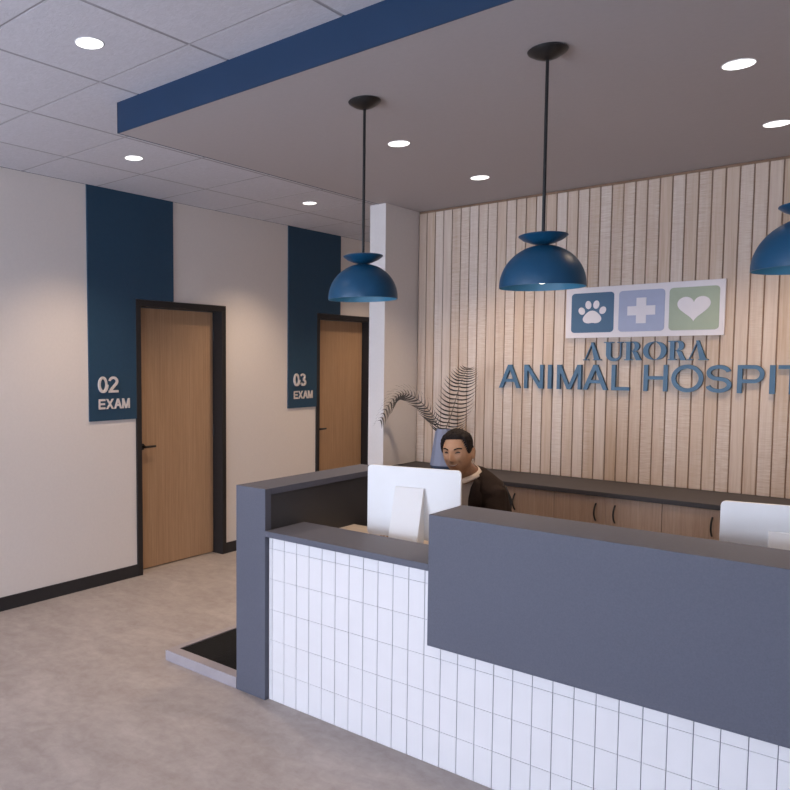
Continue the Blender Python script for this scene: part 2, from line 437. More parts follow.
def serif(ch, w, h):
    T = w * .26; t = h * .055; P = []
    def foot(x0, x1, y): return rect(x0, x1, y, y + t)
    if ch == 'A':
        ap = w * .47
        P = [para(w * .08, ap - .01 * w, t, h * .97, w * .055), [(w * .60, t), (w * .90, t), (ap + w * .08, h), (ap - w * .06, h)],
             foot(0, w * .28, 0), foot(w * .54, w, 0)]
    elif ch == 'U':
        P = [rect(w * .12, w * .12 + T, h * .30, h - t), foot(0, w * .5, h - t), rect(w * .84, w * .84 + w * .06, h * .30, h - t), foot(w * .70, w, h - t)]
        pts = arc(w * .56, h * .31, w * .31, h * .28, 180, 360, 18)
        P += strip(pts, [T * (1 - .75 * i / 18) for i in range(19)])
    elif ch == 'R':
        P = [rect(w * .10, w * .10 + T * .95, 0, h), foot(0, w * .46, 0), foot(0, w * .5, h - t), foot(.40 * w, .58 * w, h * .5 - t / 2)]
        pts = arc(w * .50, h * .745, w * .24, h * .215, 82, -82, 16)
        P += strip(pts, [T * (.35 + .75 * math.sin(math.pi * i / 16)) for i in range(17)])
        P += [[(w * .70, 0), (w * 1.0, 0), (w * .74, h * .47), (w * .48, h * .47)]]
    elif ch == 'O':
        for a0, a1 in ((105, 255), (-75, 75)):
            n = 22; pts = arc(w / 2, h / 2, w * .40, h * .455, a0, a1, n)
            P += strip(pts, [T * (.22 + .70 * math.sin(math.pi * i / n)) for i in range(n + 1)])
        P += strip(arc(w / 2, h / 2, w * .44, h * .47, 75, 105, 6), t * .8) + strip(arc(w / 2, h / 2, w * .44, h * .47, 255, 285, 6), t * .8)
    return P

FACE = WY - .038   # front face of the slats
def wall_fn(x0, z0): return lambda u, v, d: (x0 + u, FACE - d, z0 + v)
# painted stub between slats and lettering: small standoff pins are hidden behind each letter
def wall_word(name, label, spec, z0, h, serifed, s=.0265):
    root = thing(name, (spec[0][1], FACE, z0), label, 'sign')
    for ch, x0, x1 in spec:
        mb = MB()
        ps = serif(ch, x1 - x0, h) if serifed else glyph(ch, x1 - x0, h, s)
        for k, p in enumerate(ps): mb.prism(p, wall_fn(x0, z0), -.004, .022 + .0001 * (k % 3))
        mb.build('letter', M['letter'], root, weld=False)
    return root
wall_word('hospital_name_lettering', 'blue serif letters AURORA on slat wall under the white logo board',
          [('A', -1.826, -1.711), ('U', -1.697, -1.580), ('R', -1.571, -1.472), ('O', -1.459, -1.331), ('R', -1.319, -1.221), ('A', -1.215, -1.102)], 1.717, .118, True)
wall_word('hospital_type_lettering', 'large blue block letters ANIMAL HOSPITAL mounted on the slat wall',
          [('A', -2.405, -2.249), ('N', -2.222, -2.088), ('I', -2.057, -2.031), ('M', -1.995, -1.835), ('A', -1.823, -1.668), ('L', -1.645, -1.537),
           ('H', -1.453, -1.317), ('O', -1.296, -1.124), ('S', -1.112, -.977), ('P', -.949, -.816), ('I', -.792, -.765), ('T', -.752, -.622), ('A', -.616, -.461), ('L', -.436, -.328)],
          1.524, .164, False, .0240)

# logo board
def rrect(x0, x1, z0, z1, r, n=6):
    P = []
    for cx, cz, a in ((x1 - r, z1 - r, 0), (x0 + r, z1 - r, 90), (x0 + r, z0 + r, 180), (x1 - r, z0 + r, 270)):
        P += arc(cx, cz, r, r, a, a + 90, n)
    return P
root = thing('logo_board', (-1.484, FACE, 1.866), 'white rectangular logo board with paw, cross and heart squares on slat wall', 'sign')
wf = lambda u, v, d: (u, FACE - d, v)
MB().prism(rect(-1.944, -1.025, 1.865, 2.194), wf, 0, .022).build('board', M['sign_white'], root, bevel=.001)
SQ = [(-1.908, -1.642, 'sign_blue'), (-1.612, -1.346, 'sign_lav'), (-1.321, -1.053, 'sign_green')]
def ell(cx, cz, rx, rz, rot=0, n=24):
    c, s_ = math.cos(rot), math.sin(rot)
    return [(cx + rx * math.cos(a) * c - rz * math.sin(a) * s_, cz + rx * math.cos(a) * s_ + rz * math.sin(a) * c) for a in [2 * math.pi * k / n for k in range(n)]]
for k, (a, b, mt) in enumerate(SQ):
    sq = MB().prism(rrect(a, b, 1.899, 2.157, .022), wf, .0215, .0245).build('logo_square', M[mt], root)
    tag(sq, ['navy blue square with white paw print', 'periwinkle square with white cross', 'sage green square with white heart'][k])
    ic = MB(); cx = (a + b) / 2; cz = 2.029
    if k == 0:
        # pad: smooth blob built from a radial curve
        pad = []
        for q in range(36):
            t = 2 * math.pi * q / 36
            r = .052 * (1 + .10 * math.cos(3 * (t - math.pi / 2)) + .07 * math.cos(2 * t) - .06 * math.exp(-((t - 1.5 * math.pi) / .35) ** 2))
            pad.append((cx + r * 1.02 * math.cos(t), cz - .033 + r * .85 * math.sin(t)))
        ic.prism(pad, wf, .024, .0265)
        for dx, dz, rx, rz, ro in ((-.066, .012, .020, .025, .45), (-.025, .050, .019, .027, .12), (.025, .050, .019, .027, -.12), (.066, .012, .020, .025, -.45)):
            ic.prism(ell(cx + dx, cz + dz, rx, rz, ro), wf, .024, .0265)
        nm = 'paw_print'
    elif k == 1:
        A_, C_ = .081, .029
        ic.prism([(cx - C_, cz - .08), (cx + C_, cz - .08), (cx + C_, cz - .029), (cx + A_, cz - .029), (cx + A_, cz + .029), (cx + C_, cz + .029),
                  (cx + C_, cz + .08), (cx - C_, cz + .08), (cx - C_, cz + .029), (cx - A_, cz + .029), (cx - A_, cz - .029), (cx - C_, cz - .029)], wf, .024, .0265)
        nm = 'cross'
    else:
        hp = []
        for q in range(60):
            t = 2 * math.pi * q / 60
            hp.append((cx + .089 * math.sin(t) ** 3, cz + .008 + .0052 * (13 * math.cos(t) - 5 * math.cos(2 * t) - 2 * math.cos(3 * t) - math.cos(4 * t))))
        ic.prism(hp[::-1], wf, .024, .0265); nm = 'heart'
    ic.build(nm, M['sign_white'], sq, weld=False)

# exam signs on left wall
def exam(num, y0, label):
    y1 = y0 + .836
    root = thing('exam_room_sign', (LX, y0, 1.262), label, 'sign')
    # L-cut panel: the door frame overlaps its lower right part
    dy = DOORS[0] + (y0 - 3.308)
    poly = [(y0, 1.262), (dy + .002, 1.262), (dy + .002, DH + .002), (y1, DH + .002), (y1, CZ - .001), (y0, CZ - .001)]
    fn = lambda u, v, d: (LX + d, u, v)
    MB().prism(poly, fn, 0, .012).build('panel', M['navy'], root)
    yy = y0 + .076
    dg = MB()
    for k, ch in enumerate(num):
        a = yy + k * .098
        fn2 = lambda u, v, d, a=a: (LX + d, a + u, 1.475 + v)
        for q, p in enumerate(glyph(ch, .086, .121, .019)): dg.prism(p, fn2, .010, .018 + .0003 * q)
    dg.build('room_number', M['letter_white'], root, weld=False)
    a = yy + .004; dg = MB()
    for ch, ww in (('E', .061), ('X', .071), ('A', .073), ('M', .072)):
        fn2 = lambda u, v, d, a=a: (LX + d, a + u, 1.350 + v)
        for q, p in enumerate(glyph(ch, ww, .077, .0150)): dg.prism(p, fn2, .010, .018 + .0003 * q)
        a += ww + (.008 if ch == 'E' else .004)
    dg.build('lettering', M['letter_white'], root, weld=False)
exam('02', 3.308, 'tall navy wall panel reading 02 EXAM, left of the nearer door')
exam('03', 5.600, 'tall navy wall panel reading 03 EXAM, left of the farther door')

# ------------------------------------------------------------------ slat wall cladding
CT = .932
sl = MB()
n = int((RX - SX0) / SLAT)
sl.cur = 1; sl.box(PX, RX, FACE + .010, WY, .0, SZ); sl.cur = 0
for i in range(-1, n):
    x0 = SX0 + i * SLAT + .0034; x1 = SX0 + (i + 1) * SLAT - .0034
    if i < 0: continue
    sl.box(x0, x1, FACE + random.uniform(0, .003), WY - .025, CT if x0 < .03 else .02, SZ - .018)
tag(struct(sl.build('trim_slat_cladding', [M['slat'], M['slat_gap_shade']], weld=False, bevel=.002, seg=1)), 'wall of vertical whitewashed oak slats behind the reception')

# ------------------------------------------------------------------ back counter and cabinets
ct = MB().box(PX, .035, 4.704, WY - .0, CT - .028, CT)
tag(ct.build('countertop', M['counter'], bevel=.002), 'long dark grey countertop along the foot of the slat wall', 'counter')
cab_labels = ['oak base cabinet under back counter, farthest left, against the partition', 'oak base cabinet under back counter, behind the seated man',
              'oak base cabinet under back counter, just right of the seated man', 'oak base cabinet under back counter, left of the right-hand monitor',
              'oak base cabinet under back counter, behind the right-hand monitor']
cy = 4.732
for k in range(5):
    x0 = -3.0425 + k * .612 + .001; x1 = x0 + .610
    if k == 0: x0 = PX + .001
    # cabinet boundaries sit midway between handle pairs
    root = thing('base_cabinet', ((x0 + x1) / 2, 4.98, 0), cab_labels[k], 'cabinet', 'base cabinets under the back counter')
    MB().box(x0, x1, cy + .02, WY - .002, .1, CT - .030).box(x0, x1, cy + .08, WY - .002, 0, .1).build('carcass', M['cab'], root, weld=False)
    mid = -3.0425 + (k + .5) * .612
    for side in (-1, 1):
        a, b = (x0 + .0004, mid - .0006) if side < 0 else (mid + .0006, x1 - .0004)
        d = B(a, b, cy, cy + .019, .105, CT - .033).build('door', M['cab'], root, bevel=.001)
        hx = mid + side * .0545
        pts = []
        for q in range(13):
            t = q / 12; pts.append((hx, cy - .004 - .032 * math.sin(math.pi * t) ** .8, CT - .178 + .102 * t))
        MB().tube(pts, .0052, 10).build('handle', M['black_metal'], d, smooth=.8)

# ------------------------------------------------------------------ reception desk
PY = 2.776; TYW = 2.803
desk = thing('reception_desk', (-1.0, 3.15, 0), 'long slate grey reception desk with white tiled front and raised panel', 'desk')
XR = 1.05; PA, PB = -2.690, -2.490; RXL = -1.580; ZT = 1.075; ZL = .866; WB = 3.552
B(PA, PB, PY, PY + .045, 0, ZT).build('end_pier', M['laminate'], desk, bevel=.0015)
B(PA + .002, PB - .012, PY + .045, 3.87, 0, ZT - .032).build('wing_panel', M['laminate_dark'], desk, bevel=.0015)
B(PA, PB, PY + .045, 3.883, ZT - .032, ZT).build('wing_cap', M['laminate'], desk, bevel=.0015)
B(PB, RXL, PY, 3.082, ZL - .030, ZL).build('ledge', M['laminate'], desk, bevel=.0015)
B(RXL, XR, PY, 3.062, .520, ZT).build('raised_panel', M['laminate'], desk, bevel=.002)
B(PB, XR, TYW + .012, 3.04, 0, .520).build('desk_core', M['laminate_dark'], desk)
B(PB, RXL, TYW + .012, 3.04, .520, ZL - .030).build('desk_core', M['laminate_dark'], desk)
B(PB - .012, XR, 3.040, WB, .746, .778).build('worktop', M['worktop'], desk, bevel=.002)
B(XR, XR + .2, PY, 3.883, 0, ZT).build('end_pier', M['laminate'], desk, bevel=.002)
B(-.86, -.83, 3.04, WB - .04, 0, .746).build('support_panel', M['laminate_dark'], desk)
tm = MB(); px, pz = .0779, .1550
tm.cur = 1; tm.box(PB, XR, TYW + .003, TYW + .012, 0, .520); tm.box(PB, RXL, TYW + .003, TYW + .012, .520, ZL - .030); tm.cur = 0
k = -1
while True:
    x0 = -2.466 + px * k; x1 = x0 + px
    if x0 > XR: break
    x0c = max(x0, PB + .001); x1c = min(x1, XR)
    for r in range(6):
        z0 = r * pz; z1 = z0 + pz
        hi = x0 < RXL - .01
        z1 = min(z1, ZL - .030 if hi else .520)
        if z1 - z0 < .012: continue
        g = .0012; ch = .0009
        xb = x1c
        a, b, c0, c1 = x0c + g, xb - (g if xb == x1c else 0), z0 + g * .55, z1 - g * .55
        if b - a < .004: continue
        y = TYW + random.uniform(-.0003, .0003)
        vs = [(a, TYW + .006, c0), (b, TYW + .006, c0), (b, TYW + .006, c1), (a, TYW + .006, c1), (a, y + ch, c0), (b, y + ch, c0), (b, y + ch, c1), (a, y + ch, c1),
              (a + ch, y, c0 + ch), (b - ch, y, c0 + ch), (b - ch, y, c1 - ch), (a + ch, y, c1 - ch)]
        fs = [(8, 9, 10, 11)]
        for i in range(4):
            j = (i + 1) % 4; fs += [(i, j, 4 + j, 4 + i), (4 + i, 4 + j, 8 + j, 8 + i)]
        tm.add(vs, fs)
    k += 1
tm.build('tile_front', [M['tile'], M['grout']], desk, recalc=False, weld=False)

# walk-on platform scale
root = thing('platform_scale', (-2.98, 3.07, 0), 'low light grey floor platform with black mat beside the desk end', 'scale')
sx0, sx1, sy0, sy1 = -3.256, -2.693, 2.777, 3.375
rm = MB(); rw = .042; rf = .070; ZS = .060
rm.box(sx0, sx1, sy0, sy0 + rf, 0, ZS).box(sx0, sx1, sy1 - rw, sy1, 0, ZS).box(sx0, sx0 + rw, sy0 + rf, sy1 - rw, 0, ZS).box(sx1 - rw, sx1, sy0 + rf, sy1 - rw, 0, ZS)
rm.build('rim', M['scale_rim'], root, weld=False)
mm = MB().box(sx0 + rw, sx1 - rw, sy0 + rf, sy1 - rw, .004, ZS - .006)
for i in range(22):
    x = sx0 + rw + .02 + i * (sx1 - sx0 - 2 * rw - .04) / 21
    mm.box(x - .004, x + .004, sy0 + rf + .01, sy1 - rw - .01, ZS - .006, ZS - .0045)
mm.build('rubber_mat', M['mat'], root, weld=False)

# ------------------------------------------------------------------ monitors
def monitor(label, ox, oy, zt=1.18):
    root = thing('desktop_computer', (ox, oy, .778), label, 'computer')
    ang = math.radians(12.2); ca, sa = math.cos(ang), math.sin(ang)
    # local frame: u along the screen, d away from the user (towards the visitor), z up; origin = top left back corner
    fn = lambda u, v, d: (ox + u * ca + d * sa, oy + u * sa - d * ca, zt + v)
    W, Hh = .480, .360
    body = MB().prism(rrect(0, W, -Hh, 0, .02, 6), fn, 0, -.016).build('display_back', M['mac'], root, bevel=.002)
    MB().prism(rrect(.008, W - .008, -Hh + .05, -.008, .012, 4), fn, -.0162, -.0175).build('screen', M['screen'], body)
    # stand: slanted plate wedge reaching towards the visitor side
    uc0, uc1 = .152, .300
    zb = .7785 - zt
    def W3(u, v, d): return fn(u, v, d)
    st = MB()
    for (q0, q1) in ((uc0, uc1),):
        top, th = -.100, .014
        prof = [(0.0005, top), (.012, top), (.118, zb + .012), (.118, zb), (.0, zb), (-.05, zb), (-.05, zb + .006), (.0005, zb + .006)]
        vs = [W3(q0, z, d) for d, z in prof] + [W3(q1, z, d) for d, z in prof]; m_ = len(prof)
        st.add(vs, [tuple(range(m_)), tuple(range(m_, 2 * m_))[::-1]] + [(i, (i + 1) % m_, m_ + (i + 1) % m_, m_ + i) for i in range(m_)])
    st.build('stand', M['mac'], root, bevel=.0015)
    return root
monitor('white desktop computer seen from behind, in front of the seated man', -2.204, 3.247)
monitor('white desktop computer seen from behind, at the right edge of the desk', -.641, 3.300)

# ------------------------------------------------------------------ pendants
def pendant(x, y, label):
    root = thing('pendant_lamp', (x, y, SZ), label, 'lamp', 'blue dome pendants over the desk')
    c = (x, y, 0)
    MB().lathe([(0, SZ), (.068, SZ), (.072, SZ - .004), (.069, SZ - .010), (.042, SZ - .027), (.014, SZ - .038), (0, SZ - .040)], c).build('canopy', M['black_metal'], root, smooth=.8)
    MB().tube([(x, y, SZ - .03), (x, y, 2.165)], .0062, 14).build('rod', M['black_metal'], root, smooth=.8)
    MB().lathe([(0, 2.174), (.078, 2.181), (.087, 2.178), (.088, 2.174), (.070, 2.160), (.042, 2.148), (.014, 2.142), (0, 2.141)], c).build('saucer', M['pend'], root, smooth=.8)
    R0, R1, zr = .154, .151, 1.990
    out = [(.0, zr + .152)] + [(R0 * math.sin(a), zr + .152 * math.cos(a)) for a in [math.pi / 2 * k / 20 for k in range(1, 21)]]
    inn = [(R1 * math.sin(a), zr + .149 * math.cos(a)) for a in [math.pi / 2 * k / 20 for k in range(20, 0, -1)]] + [(0, zr + .149)]
    sh = MB().lathe(out + [(R0, zr - .006), (R1, zr - .006)], c, 64)
    shade = sh.build('shade', M['pend'], root, smooth=.8)
    MB().lathe([(R1, zr - .006)] + inn, c, 64).build('shade_lining', M['pend_lit'], shade, smooth=.8)
    MB().lathe([(0, zr + .152), (.028, zr + .15), (.028, zr + .10), (0, zr + .10)], c, 24).build('socket', M['black_metal'], root, smooth=.6)
    MB().ball((x, y, zr + .045), (.040, .040, .038), 24, 16).build('bulb', M['bulb'], root, smooth=4)
    l = bpy.data.lights.new('pendant_light', 'SPOT'); l.energy = 5; l.color = (1, .76, .52); l.spot_size = 2.4; l.spot_blend = .6; l.shadow_soft_size = .035
    o = bpy.data.objects.new('pendant_light', l); COL.objects.link(o); o.parent = root; o.location = (0, 0, zr - .002 - SZ)
pendant(-1.972, 2.852, 'blue dome pendant lamp over the low ledge, leftmost of the three')
pendant(-1.165, 2.858, 'blue dome pendant lamp over the raised desk panel, middle of the three')
pendant(-.346, 2.860, 'blue dome pendant lamp cut by the right edge of the photo')

# ------------------------------------------------------------------ downlights
def downlight(x, y, z, label, power, col=(1, .75, .53), grp='recessed ceiling downlights', size=1.9):
    root = thing('recessed_downlight', (x, y, z), label, 'light', grp)
    c = (x, y, 0)
    MB().lathe([(.055, z + .004), (.055, z - .002), (.057, z - .003), (.059, z - .002), (.060, z + .001)], c, 40).build('trim_ring', M['white'], root, smooth=.8)
    MB().lathe([(0, z - .0022), (.0555, z - .0020), (.0555, z + .003), (0, z + .003)], c, 40).build('lens', M['lens'], root, smooth=.8)
    spot(x, y, z - .02, power, col, size, root)
def spot(x, y, z, power, col=(1, .75, .53), size=1.9, parent=None):
    l = bpy.data.lights.new('downlight_lamp', 'SPOT'); l.energy = power; l.color = col; l.spot_size = size; l.spot_blend = .8; l.shadow_soft_size = .05
    o = bpy.data.objects.new('downlight_lamp', l); COL.objects.link(o)
    if parent: o.parent = parent; o.location = (0, 0, z - wloc(parent).z)
    else: o.location = (x, y, z)
HP, RP = 88, 60
downlight(-2.660, 1.886, CZ, 'round recessed downlight in the tiled ceiling, nearest and largest at upper left', HP * .5)
downlight(-3.912, 3.102, CZ, 'round recessed downlight in the tiled ceiling near the 02 panel', HP)
downlight(-3.95, 4.945, CZ, 'round recessed downlight in the tiled ceiling near the 03 panel', HP)
downlight(-2.215, 3.522, SZ, 'round recessed downlight in the soffit, between left and middle pendant rods', RP * .5)
downlight(-2.243, 4.503, SZ, 'small round recessed downlight in the soffit, just left of middle pendant rod', RP * 1.15)
downlight(-.679, 3.50, SZ, 'largest round recessed downlight in the soffit, at upper right', RP * .5)
downlight(-.70, 4.481, SZ, 'round recessed downlight in the soffit at the right edge, near slat wall', RP * 1.15)
spot(-3.93, 6.8, CZ - .02, HP); spot(.84, 4.49, SZ - .02, RP); spot(.84, 3.51, SZ - .02, RP * .5)  # unseen lamps added for their light, no fixtures built

# ------------------------------------------------------------------ vase and fronds
vx, vy = -2.712, 4.95
root = thing('vase', (vx, vy, CT), 'tapered slate blue vase on the back counter behind the seated man', 'vase')
MB().lathe([(.090, CT + .030), (.088, CT + .05), (.054, CT + .288), (.051, CT + .294), (.046, CT + .291), (.075, CT + .05), (0, CT + .045)], (vx, vy, 0), 10).build('body', M['vase'], root, smooth=.3)
MB().lathe([(0, CT), (.072, CT), (.090, CT + .030), (0, CT + .030)], (vx, vy, 0), 10).build('foot', M['vase_dark'], root, smooth=.3)
def catmull(P, n):
    P = [Vector(p) for p in P]; out = []
    for i in range(len(P) - 1):
        a = P[max(i - 1, 0)]; b = P[i]; c = P[i + 1]; d = P[min(i + 2, len(P) - 1)]
        for k in range(n):
            t = k / n; out.append(.5 * ((2 * b) + (c - a) * t + (2 * a - 5 * b + 4 * c - d) * t * t + (3 * b - a - 3 * c + d) * t ** 3))
    out.append(P[-1]); return out
SIDE = Vector((.80, .60, 0)); UP = Vector((0, 0, 1)); TO = Vector((.6, -.8, 0))
def leaflet(mb, base, d0, d1, L, w, wd):
    """curved blade: leaves along d0, ends bending to d1; wd = width direction"""
    n = 7; vs = []; fs = []
    for i in range(n + 1):
        t = i / n; p = base + d0 * (L * t) + d1 * (L * t * t)
        ww = w * (math.sin(math.pi * min(1, t * .9 + .12)) ** .6) * (1 - t * .6)
        vs += [p - wd * ww, p + wd * ww]
    for i in range(n): fs.append((2 * i, 2 * i + 1, 2 * i + 3, 2 * i + 2))
    mb.add(vs, fs)
def frond(label, ctrl, mode):
    pts = catmull(ctrl, 8); root = thing('dried_frond', tuple(ctrl[0]), label, 'plant')
    n = len(pts)
    MB().tube(pts, [.0042 * (1 - .75 * i / n) for i in range(n)], 8).build('stem', M['rachis'], root, smooth=4)
    mb = MB()
    N_ = 22 if mode == 2 else 25
    for k in range(N_):
        t = (.20 if mode == 2 else .24) + (.80 if mode == 2 else .76) * k / (N_ - 1); f = t * (n - 1); i = min(int(f), n - 2); p = pts[i].lerp(pts[i + 1], f - i)
        tg = (pts[i + 1] - pts[i]).normalized()
        env = math.sin(math.pi * (.20 + .74 * t)) ** .8
        if mode == 2:
            for s in (-1, 1):
                L = (.205 if s > 0 else .165) * (.10 + .90 * env) * random.uniform(.93, 1.07)
                d0 = SIDE * (s * .86) - UP * (.30 if s > 0 else .12) + TO * .12; d1 = SIDE * (-s * .10) + UP * .55
                leaflet(mb, p, d0, d1, L, .0082, (tg * .9 + TO * .3).normalized())
        else:
            nrm = tg.cross(TO).normalized()
            if nrm.z < 0: nrm = -nrm
            for s in (-1, 1):
                L = .150 * (.30 + .70 * env) * random.uniform(.93, 1.07)
                d0 = nrm * (.62 * s) + TO * .15 + tg * .30; d1 = tg * .45 - nrm * (.18 * s) - UP * .12
                leaflet(mb, p, d0, d1, L, .0075, (tg * .7 + nrm * .3).normalized())
    mb.build('leaflets', M['frond'], root, recalc=False, weld=False)
frond('dark dried palm frond arching left out of the blue vase',
      [(-2.728, 4.95, .995), (-2.735, 4.95, 1.18), (-2.756, 4.95, 1.243), (-2.785, 4.93, 1.308), (-2.820, 4.89, 1.381), (-2.882, 4.84, 1.450), (-2.935, 4.79, 1.478), (-2.979, 4.74, 1.457), (-3.016, 4.68, 1.380), (-3.031, 4.62, 1.290)], 1)
frond('dark dried palm frond standing upright, leaning right out of the vase',
      [(-2.712, 4.95, .995), (-2.703, 4.95, 1.17), (-2.690, 4.95, 1.232), (-2.641, 4.93, 1.329), (-2.598, 4.91, 1.439), (-2.555, 4.89, 1.546), (-2.516, 4.87, 1.617), (-2.475, 4.84, 1.665)], 2)

# ------------------------------------------------------------------ seated man
def remesh(mb, name, vox, smooth_it=6, fac=.5):
    me = mb.mesh(name + '_src'); o = bpy.data.objects.new(name + '_src', me); COL.objects.link(o)
    r = o.modifiers.new('r', 'REMESH'); r.mode = 'VOXEL'; r.voxel_size = vox
    if smooth_it:
        s = o.modifiers.new('s', 'SMOOTH'); s.iterations = smooth_it; s.factor = fac
    dg = bpy.context.evaluated_depsgraph_get(); dg.update()
    out = bpy.data.meshes.new_from_object(o.evaluated_get(dg)); out.name = name
    bpy.data.objects.remove(o); bpy.data.meshes.remove(me)
    return out
def link_mesh(me, name, mat, parent):
    off = wloc(parent)
    for v in me.vertices: v.co = v.co - off
    o = bpy.data.objects.new(name, me); COL.objects.link(o); o.parent = parent
    me.materials.clear()
    for m in (mat if isinstance(mat, (list, tuple)) else [mat]): me.materials.append(m)
    for p in me.polygons: p.use_smooth = True
    return o
man = thing('person', (-2.14, 3.78, 0), 'smiling seated man with short dark hair and dark brown jacket behind the left monitor', 'person')
HC = Vector((-2.166, 3.485, 1.217))                  # head centre
HR = Matrix.Rotation(math.radians(7), 3, 'Z') @ Matrix.Rotation(math.radians(8), 3, 'X') @ Matrix.Rotation(math.radians(-4), 3, 'Y')
def hp(x, y, z): return HC + HR @ Vector((x, y, z))     # y negative = towards the face front
def G(x, s): return math.exp(-(x / s) ** 2)
def head_point(d, grow=0.0):
    x, y, z = d
    hw = .076; hd = .096; hh = .118
    if z < 0: hw *= 1 - .20 * min(1, -z * 1.05) ** 1.6
    X = x * hw; Y = y * hd; Z = z * hh
    zz = Z
    if y > 0 and z < 0: Y *= 1 - .35 * (-z)              # nape
    if y < 0:
        f = -y
        Y += .012 * max(0, -z - .0) * (f ** 1.2) * 0      # face plane
        fl = f ** 2
        D = 0
        D += .030 * G(X, .0105 + .006 * max(0, min(1, -(zz + .0) / .03))) * G(zz + .014, .020)        # nose tip
        D += .014 * G(X, .008) * G(zz - .012, .022)                                                 # bridge
        D += .006 * G(abs(X) - .026, .022) * G(zz - .040, .009)                                     # brow
        D -= .010 * G(abs(X) - .030, .014) * G(zz - .019, .012)                                     # sockets
        D += .009 * G(abs(X) - .042, .016) * G(zz + .012, .018)                                     # cheeks lifted
        D += .007 * G(X, .026) * G(zz + .045, .011)                                                # lips
        D += .010 * G(X, .022) * G(zz + .092, .016)                                                # chin
        D -= .004 * G(X, .02) * G(zz + .072, .008)
        Y -= D * fl
        Y += .008 * G(zz - .075, .03) * fl * 0
    v = Vector((X, Y, Z))
    return v
b = MB()
# head grid
seg, ring = 96, 72; vs = []
for i in range(ring + 1):
    th = math.pi * i / ring
    for k in range(seg):
        a = 2 * math.pi * k / seg
        v = head_point((math.sin(th) * math.cos(a), math.sin(th) * math.sin(a), math.cos(th))); vs.append(hp(*v))
b.add(vs, [(i * seg + k, (i + 1) * seg + k, (i + 1) * seg + (k + 1) % seg, i * seg + (k + 1) % seg) for i in range(ring) for k in range(seg)])
for s in (-1, 1):   # ears
    mt = HR @ Matrix.Rotation(math.radians(s * -18), 3, 'Z')
    b.ball(hp(s * .078, .010, -.006), (.008, .018, .032), 14, 12, mt)
    b.ball(hp(s * .082, .016, .004), (.006, .014, .022), 14, 12, mt)
# neck
b.tube([hp(0, .030, -.03), hp(0, .035, -.085), (-2.15, 3.565, 1.10), (-2.145, 3.60, 1.03)], [.056, .055, .060, .075], 24)
# torso rings: (centre, half width, half depth)
def loft(mb, rings, seg=40, cap=True, pw=2.4):
    vs = []
    for (c, hw, hd, tilt) in rings:
        for k in range(seg):
            a = 2 * math.pi * k / seg; ca, sa = math.cos(a), math.sin(a)
            x = hw * math.copysign(abs(ca) ** (2 / pw), ca); y = hd * math.copysign(abs(sa) ** (2 / pw), sa)
            vs.append(Vector(c) + Vector((x, y * math.cos(tilt), -y * math.sin(tilt))))
    n = len(rings)
    fs = [(i * seg + k, i * seg + (k + 1) % seg, (i + 1) * seg + (k + 1) % seg, (i + 1) * seg + k) for i in range(n - 1) for k in range(seg)]
    if cap: fs += [tuple(range(seg))[::-1], tuple(range((n - 1) * seg, n * seg))]
    mb.add(vs, fs)
def torso(g):  # g grows the section
    return [((-2.13, 3.80, .50), .165 + g, .120 + g, 0), ((-2.13, 3.79, .60), .160 + g, .115 + g, -.1), ((-2.135, 3.75, .72), .150 + g, .110 + g, -.25),
            ((-2.14, 3.69, .86), .160 + g, .118 + g, -.3), ((-2.145, 3.635, .97), .168 + g, .112 + g, -.35), ((-2.145, 3.605, 1.035), .160 + g, .090 + g, -.35),
            ((-2.147, 3.585, 1.080), .108 + g, .068 + g, -.35), ((-2.148, 3.570, 1.108), .070 + g * .8, .058 + g * .8, -.35)]
loft(b, torso(-.012))
SH = {1: Vector((-2.018, 3.600, 1.012)), -1: Vector((-2.275, 3.600, 1.012))}
EL = {1: Vector((-1.955, 3.52, .75)), -1: Vector((-2.42, 3.50, .765))}
WR = {1: Vector((-2.03, 3.27, .845)), -1: Vector((-2.36, 3.22, .845))}
for s in (-1, 1):
    b.capsule([SH[s], SH[s].lerp(EL[s], .5), EL[s]], [.045, .042, .036])
    b.capsule([EL[s], EL[s].lerp(WR[s], .4), WR[s]], [.038, .037, .026])
    # hand: palm plus five bent digits resting on the worktop
    fwd = (Vector((WR[s].x - s * .02, WR[s].y - .2, 0)) - Vector((WR[s].x, WR[s].y, 0))).normalized(); lat = Vector((-fwd.y, fwd.x, 0)); thumb = lat if lat.x * s < 0 else -lat
    pc = WR[s] + fwd * .05 + Vector((0, 0, -.018))
    b.tube([WR[s], WR[s] + fwd * .02 - UP * .006, pc, pc + fwd * .045 - UP * .006], [(.024, .019), (.032, .017), (.040, .014), (.040, .012)], 16)
    for k, (off, L) in enumerate(((.031, .066), (.0105, .076), (-.0105, .072), (-.031, .056))):
        r0 = pc + fwd * .040 + thumb * off - UP * .006
        d = (fwd + thumb * off * 2.2).normalized()
        b.capsule([r0, r0 + d * L * .45 + UP * .006, r0 + d * L * .75 - UP * .004, r0 + d * L * .97 - UP * .018], [.0088, .0082, .0076, .0066], 10)
    t0 = WR[s] + fwd * .022 + thumb * .026 - UP * .012
    b.capsule([t0, t0 + thumb * .026 + fwd * .022 - UP * .008, t0 + thumb * .034 + fwd * .056 - UP * .018], [.013, .0105, .0085], 10)
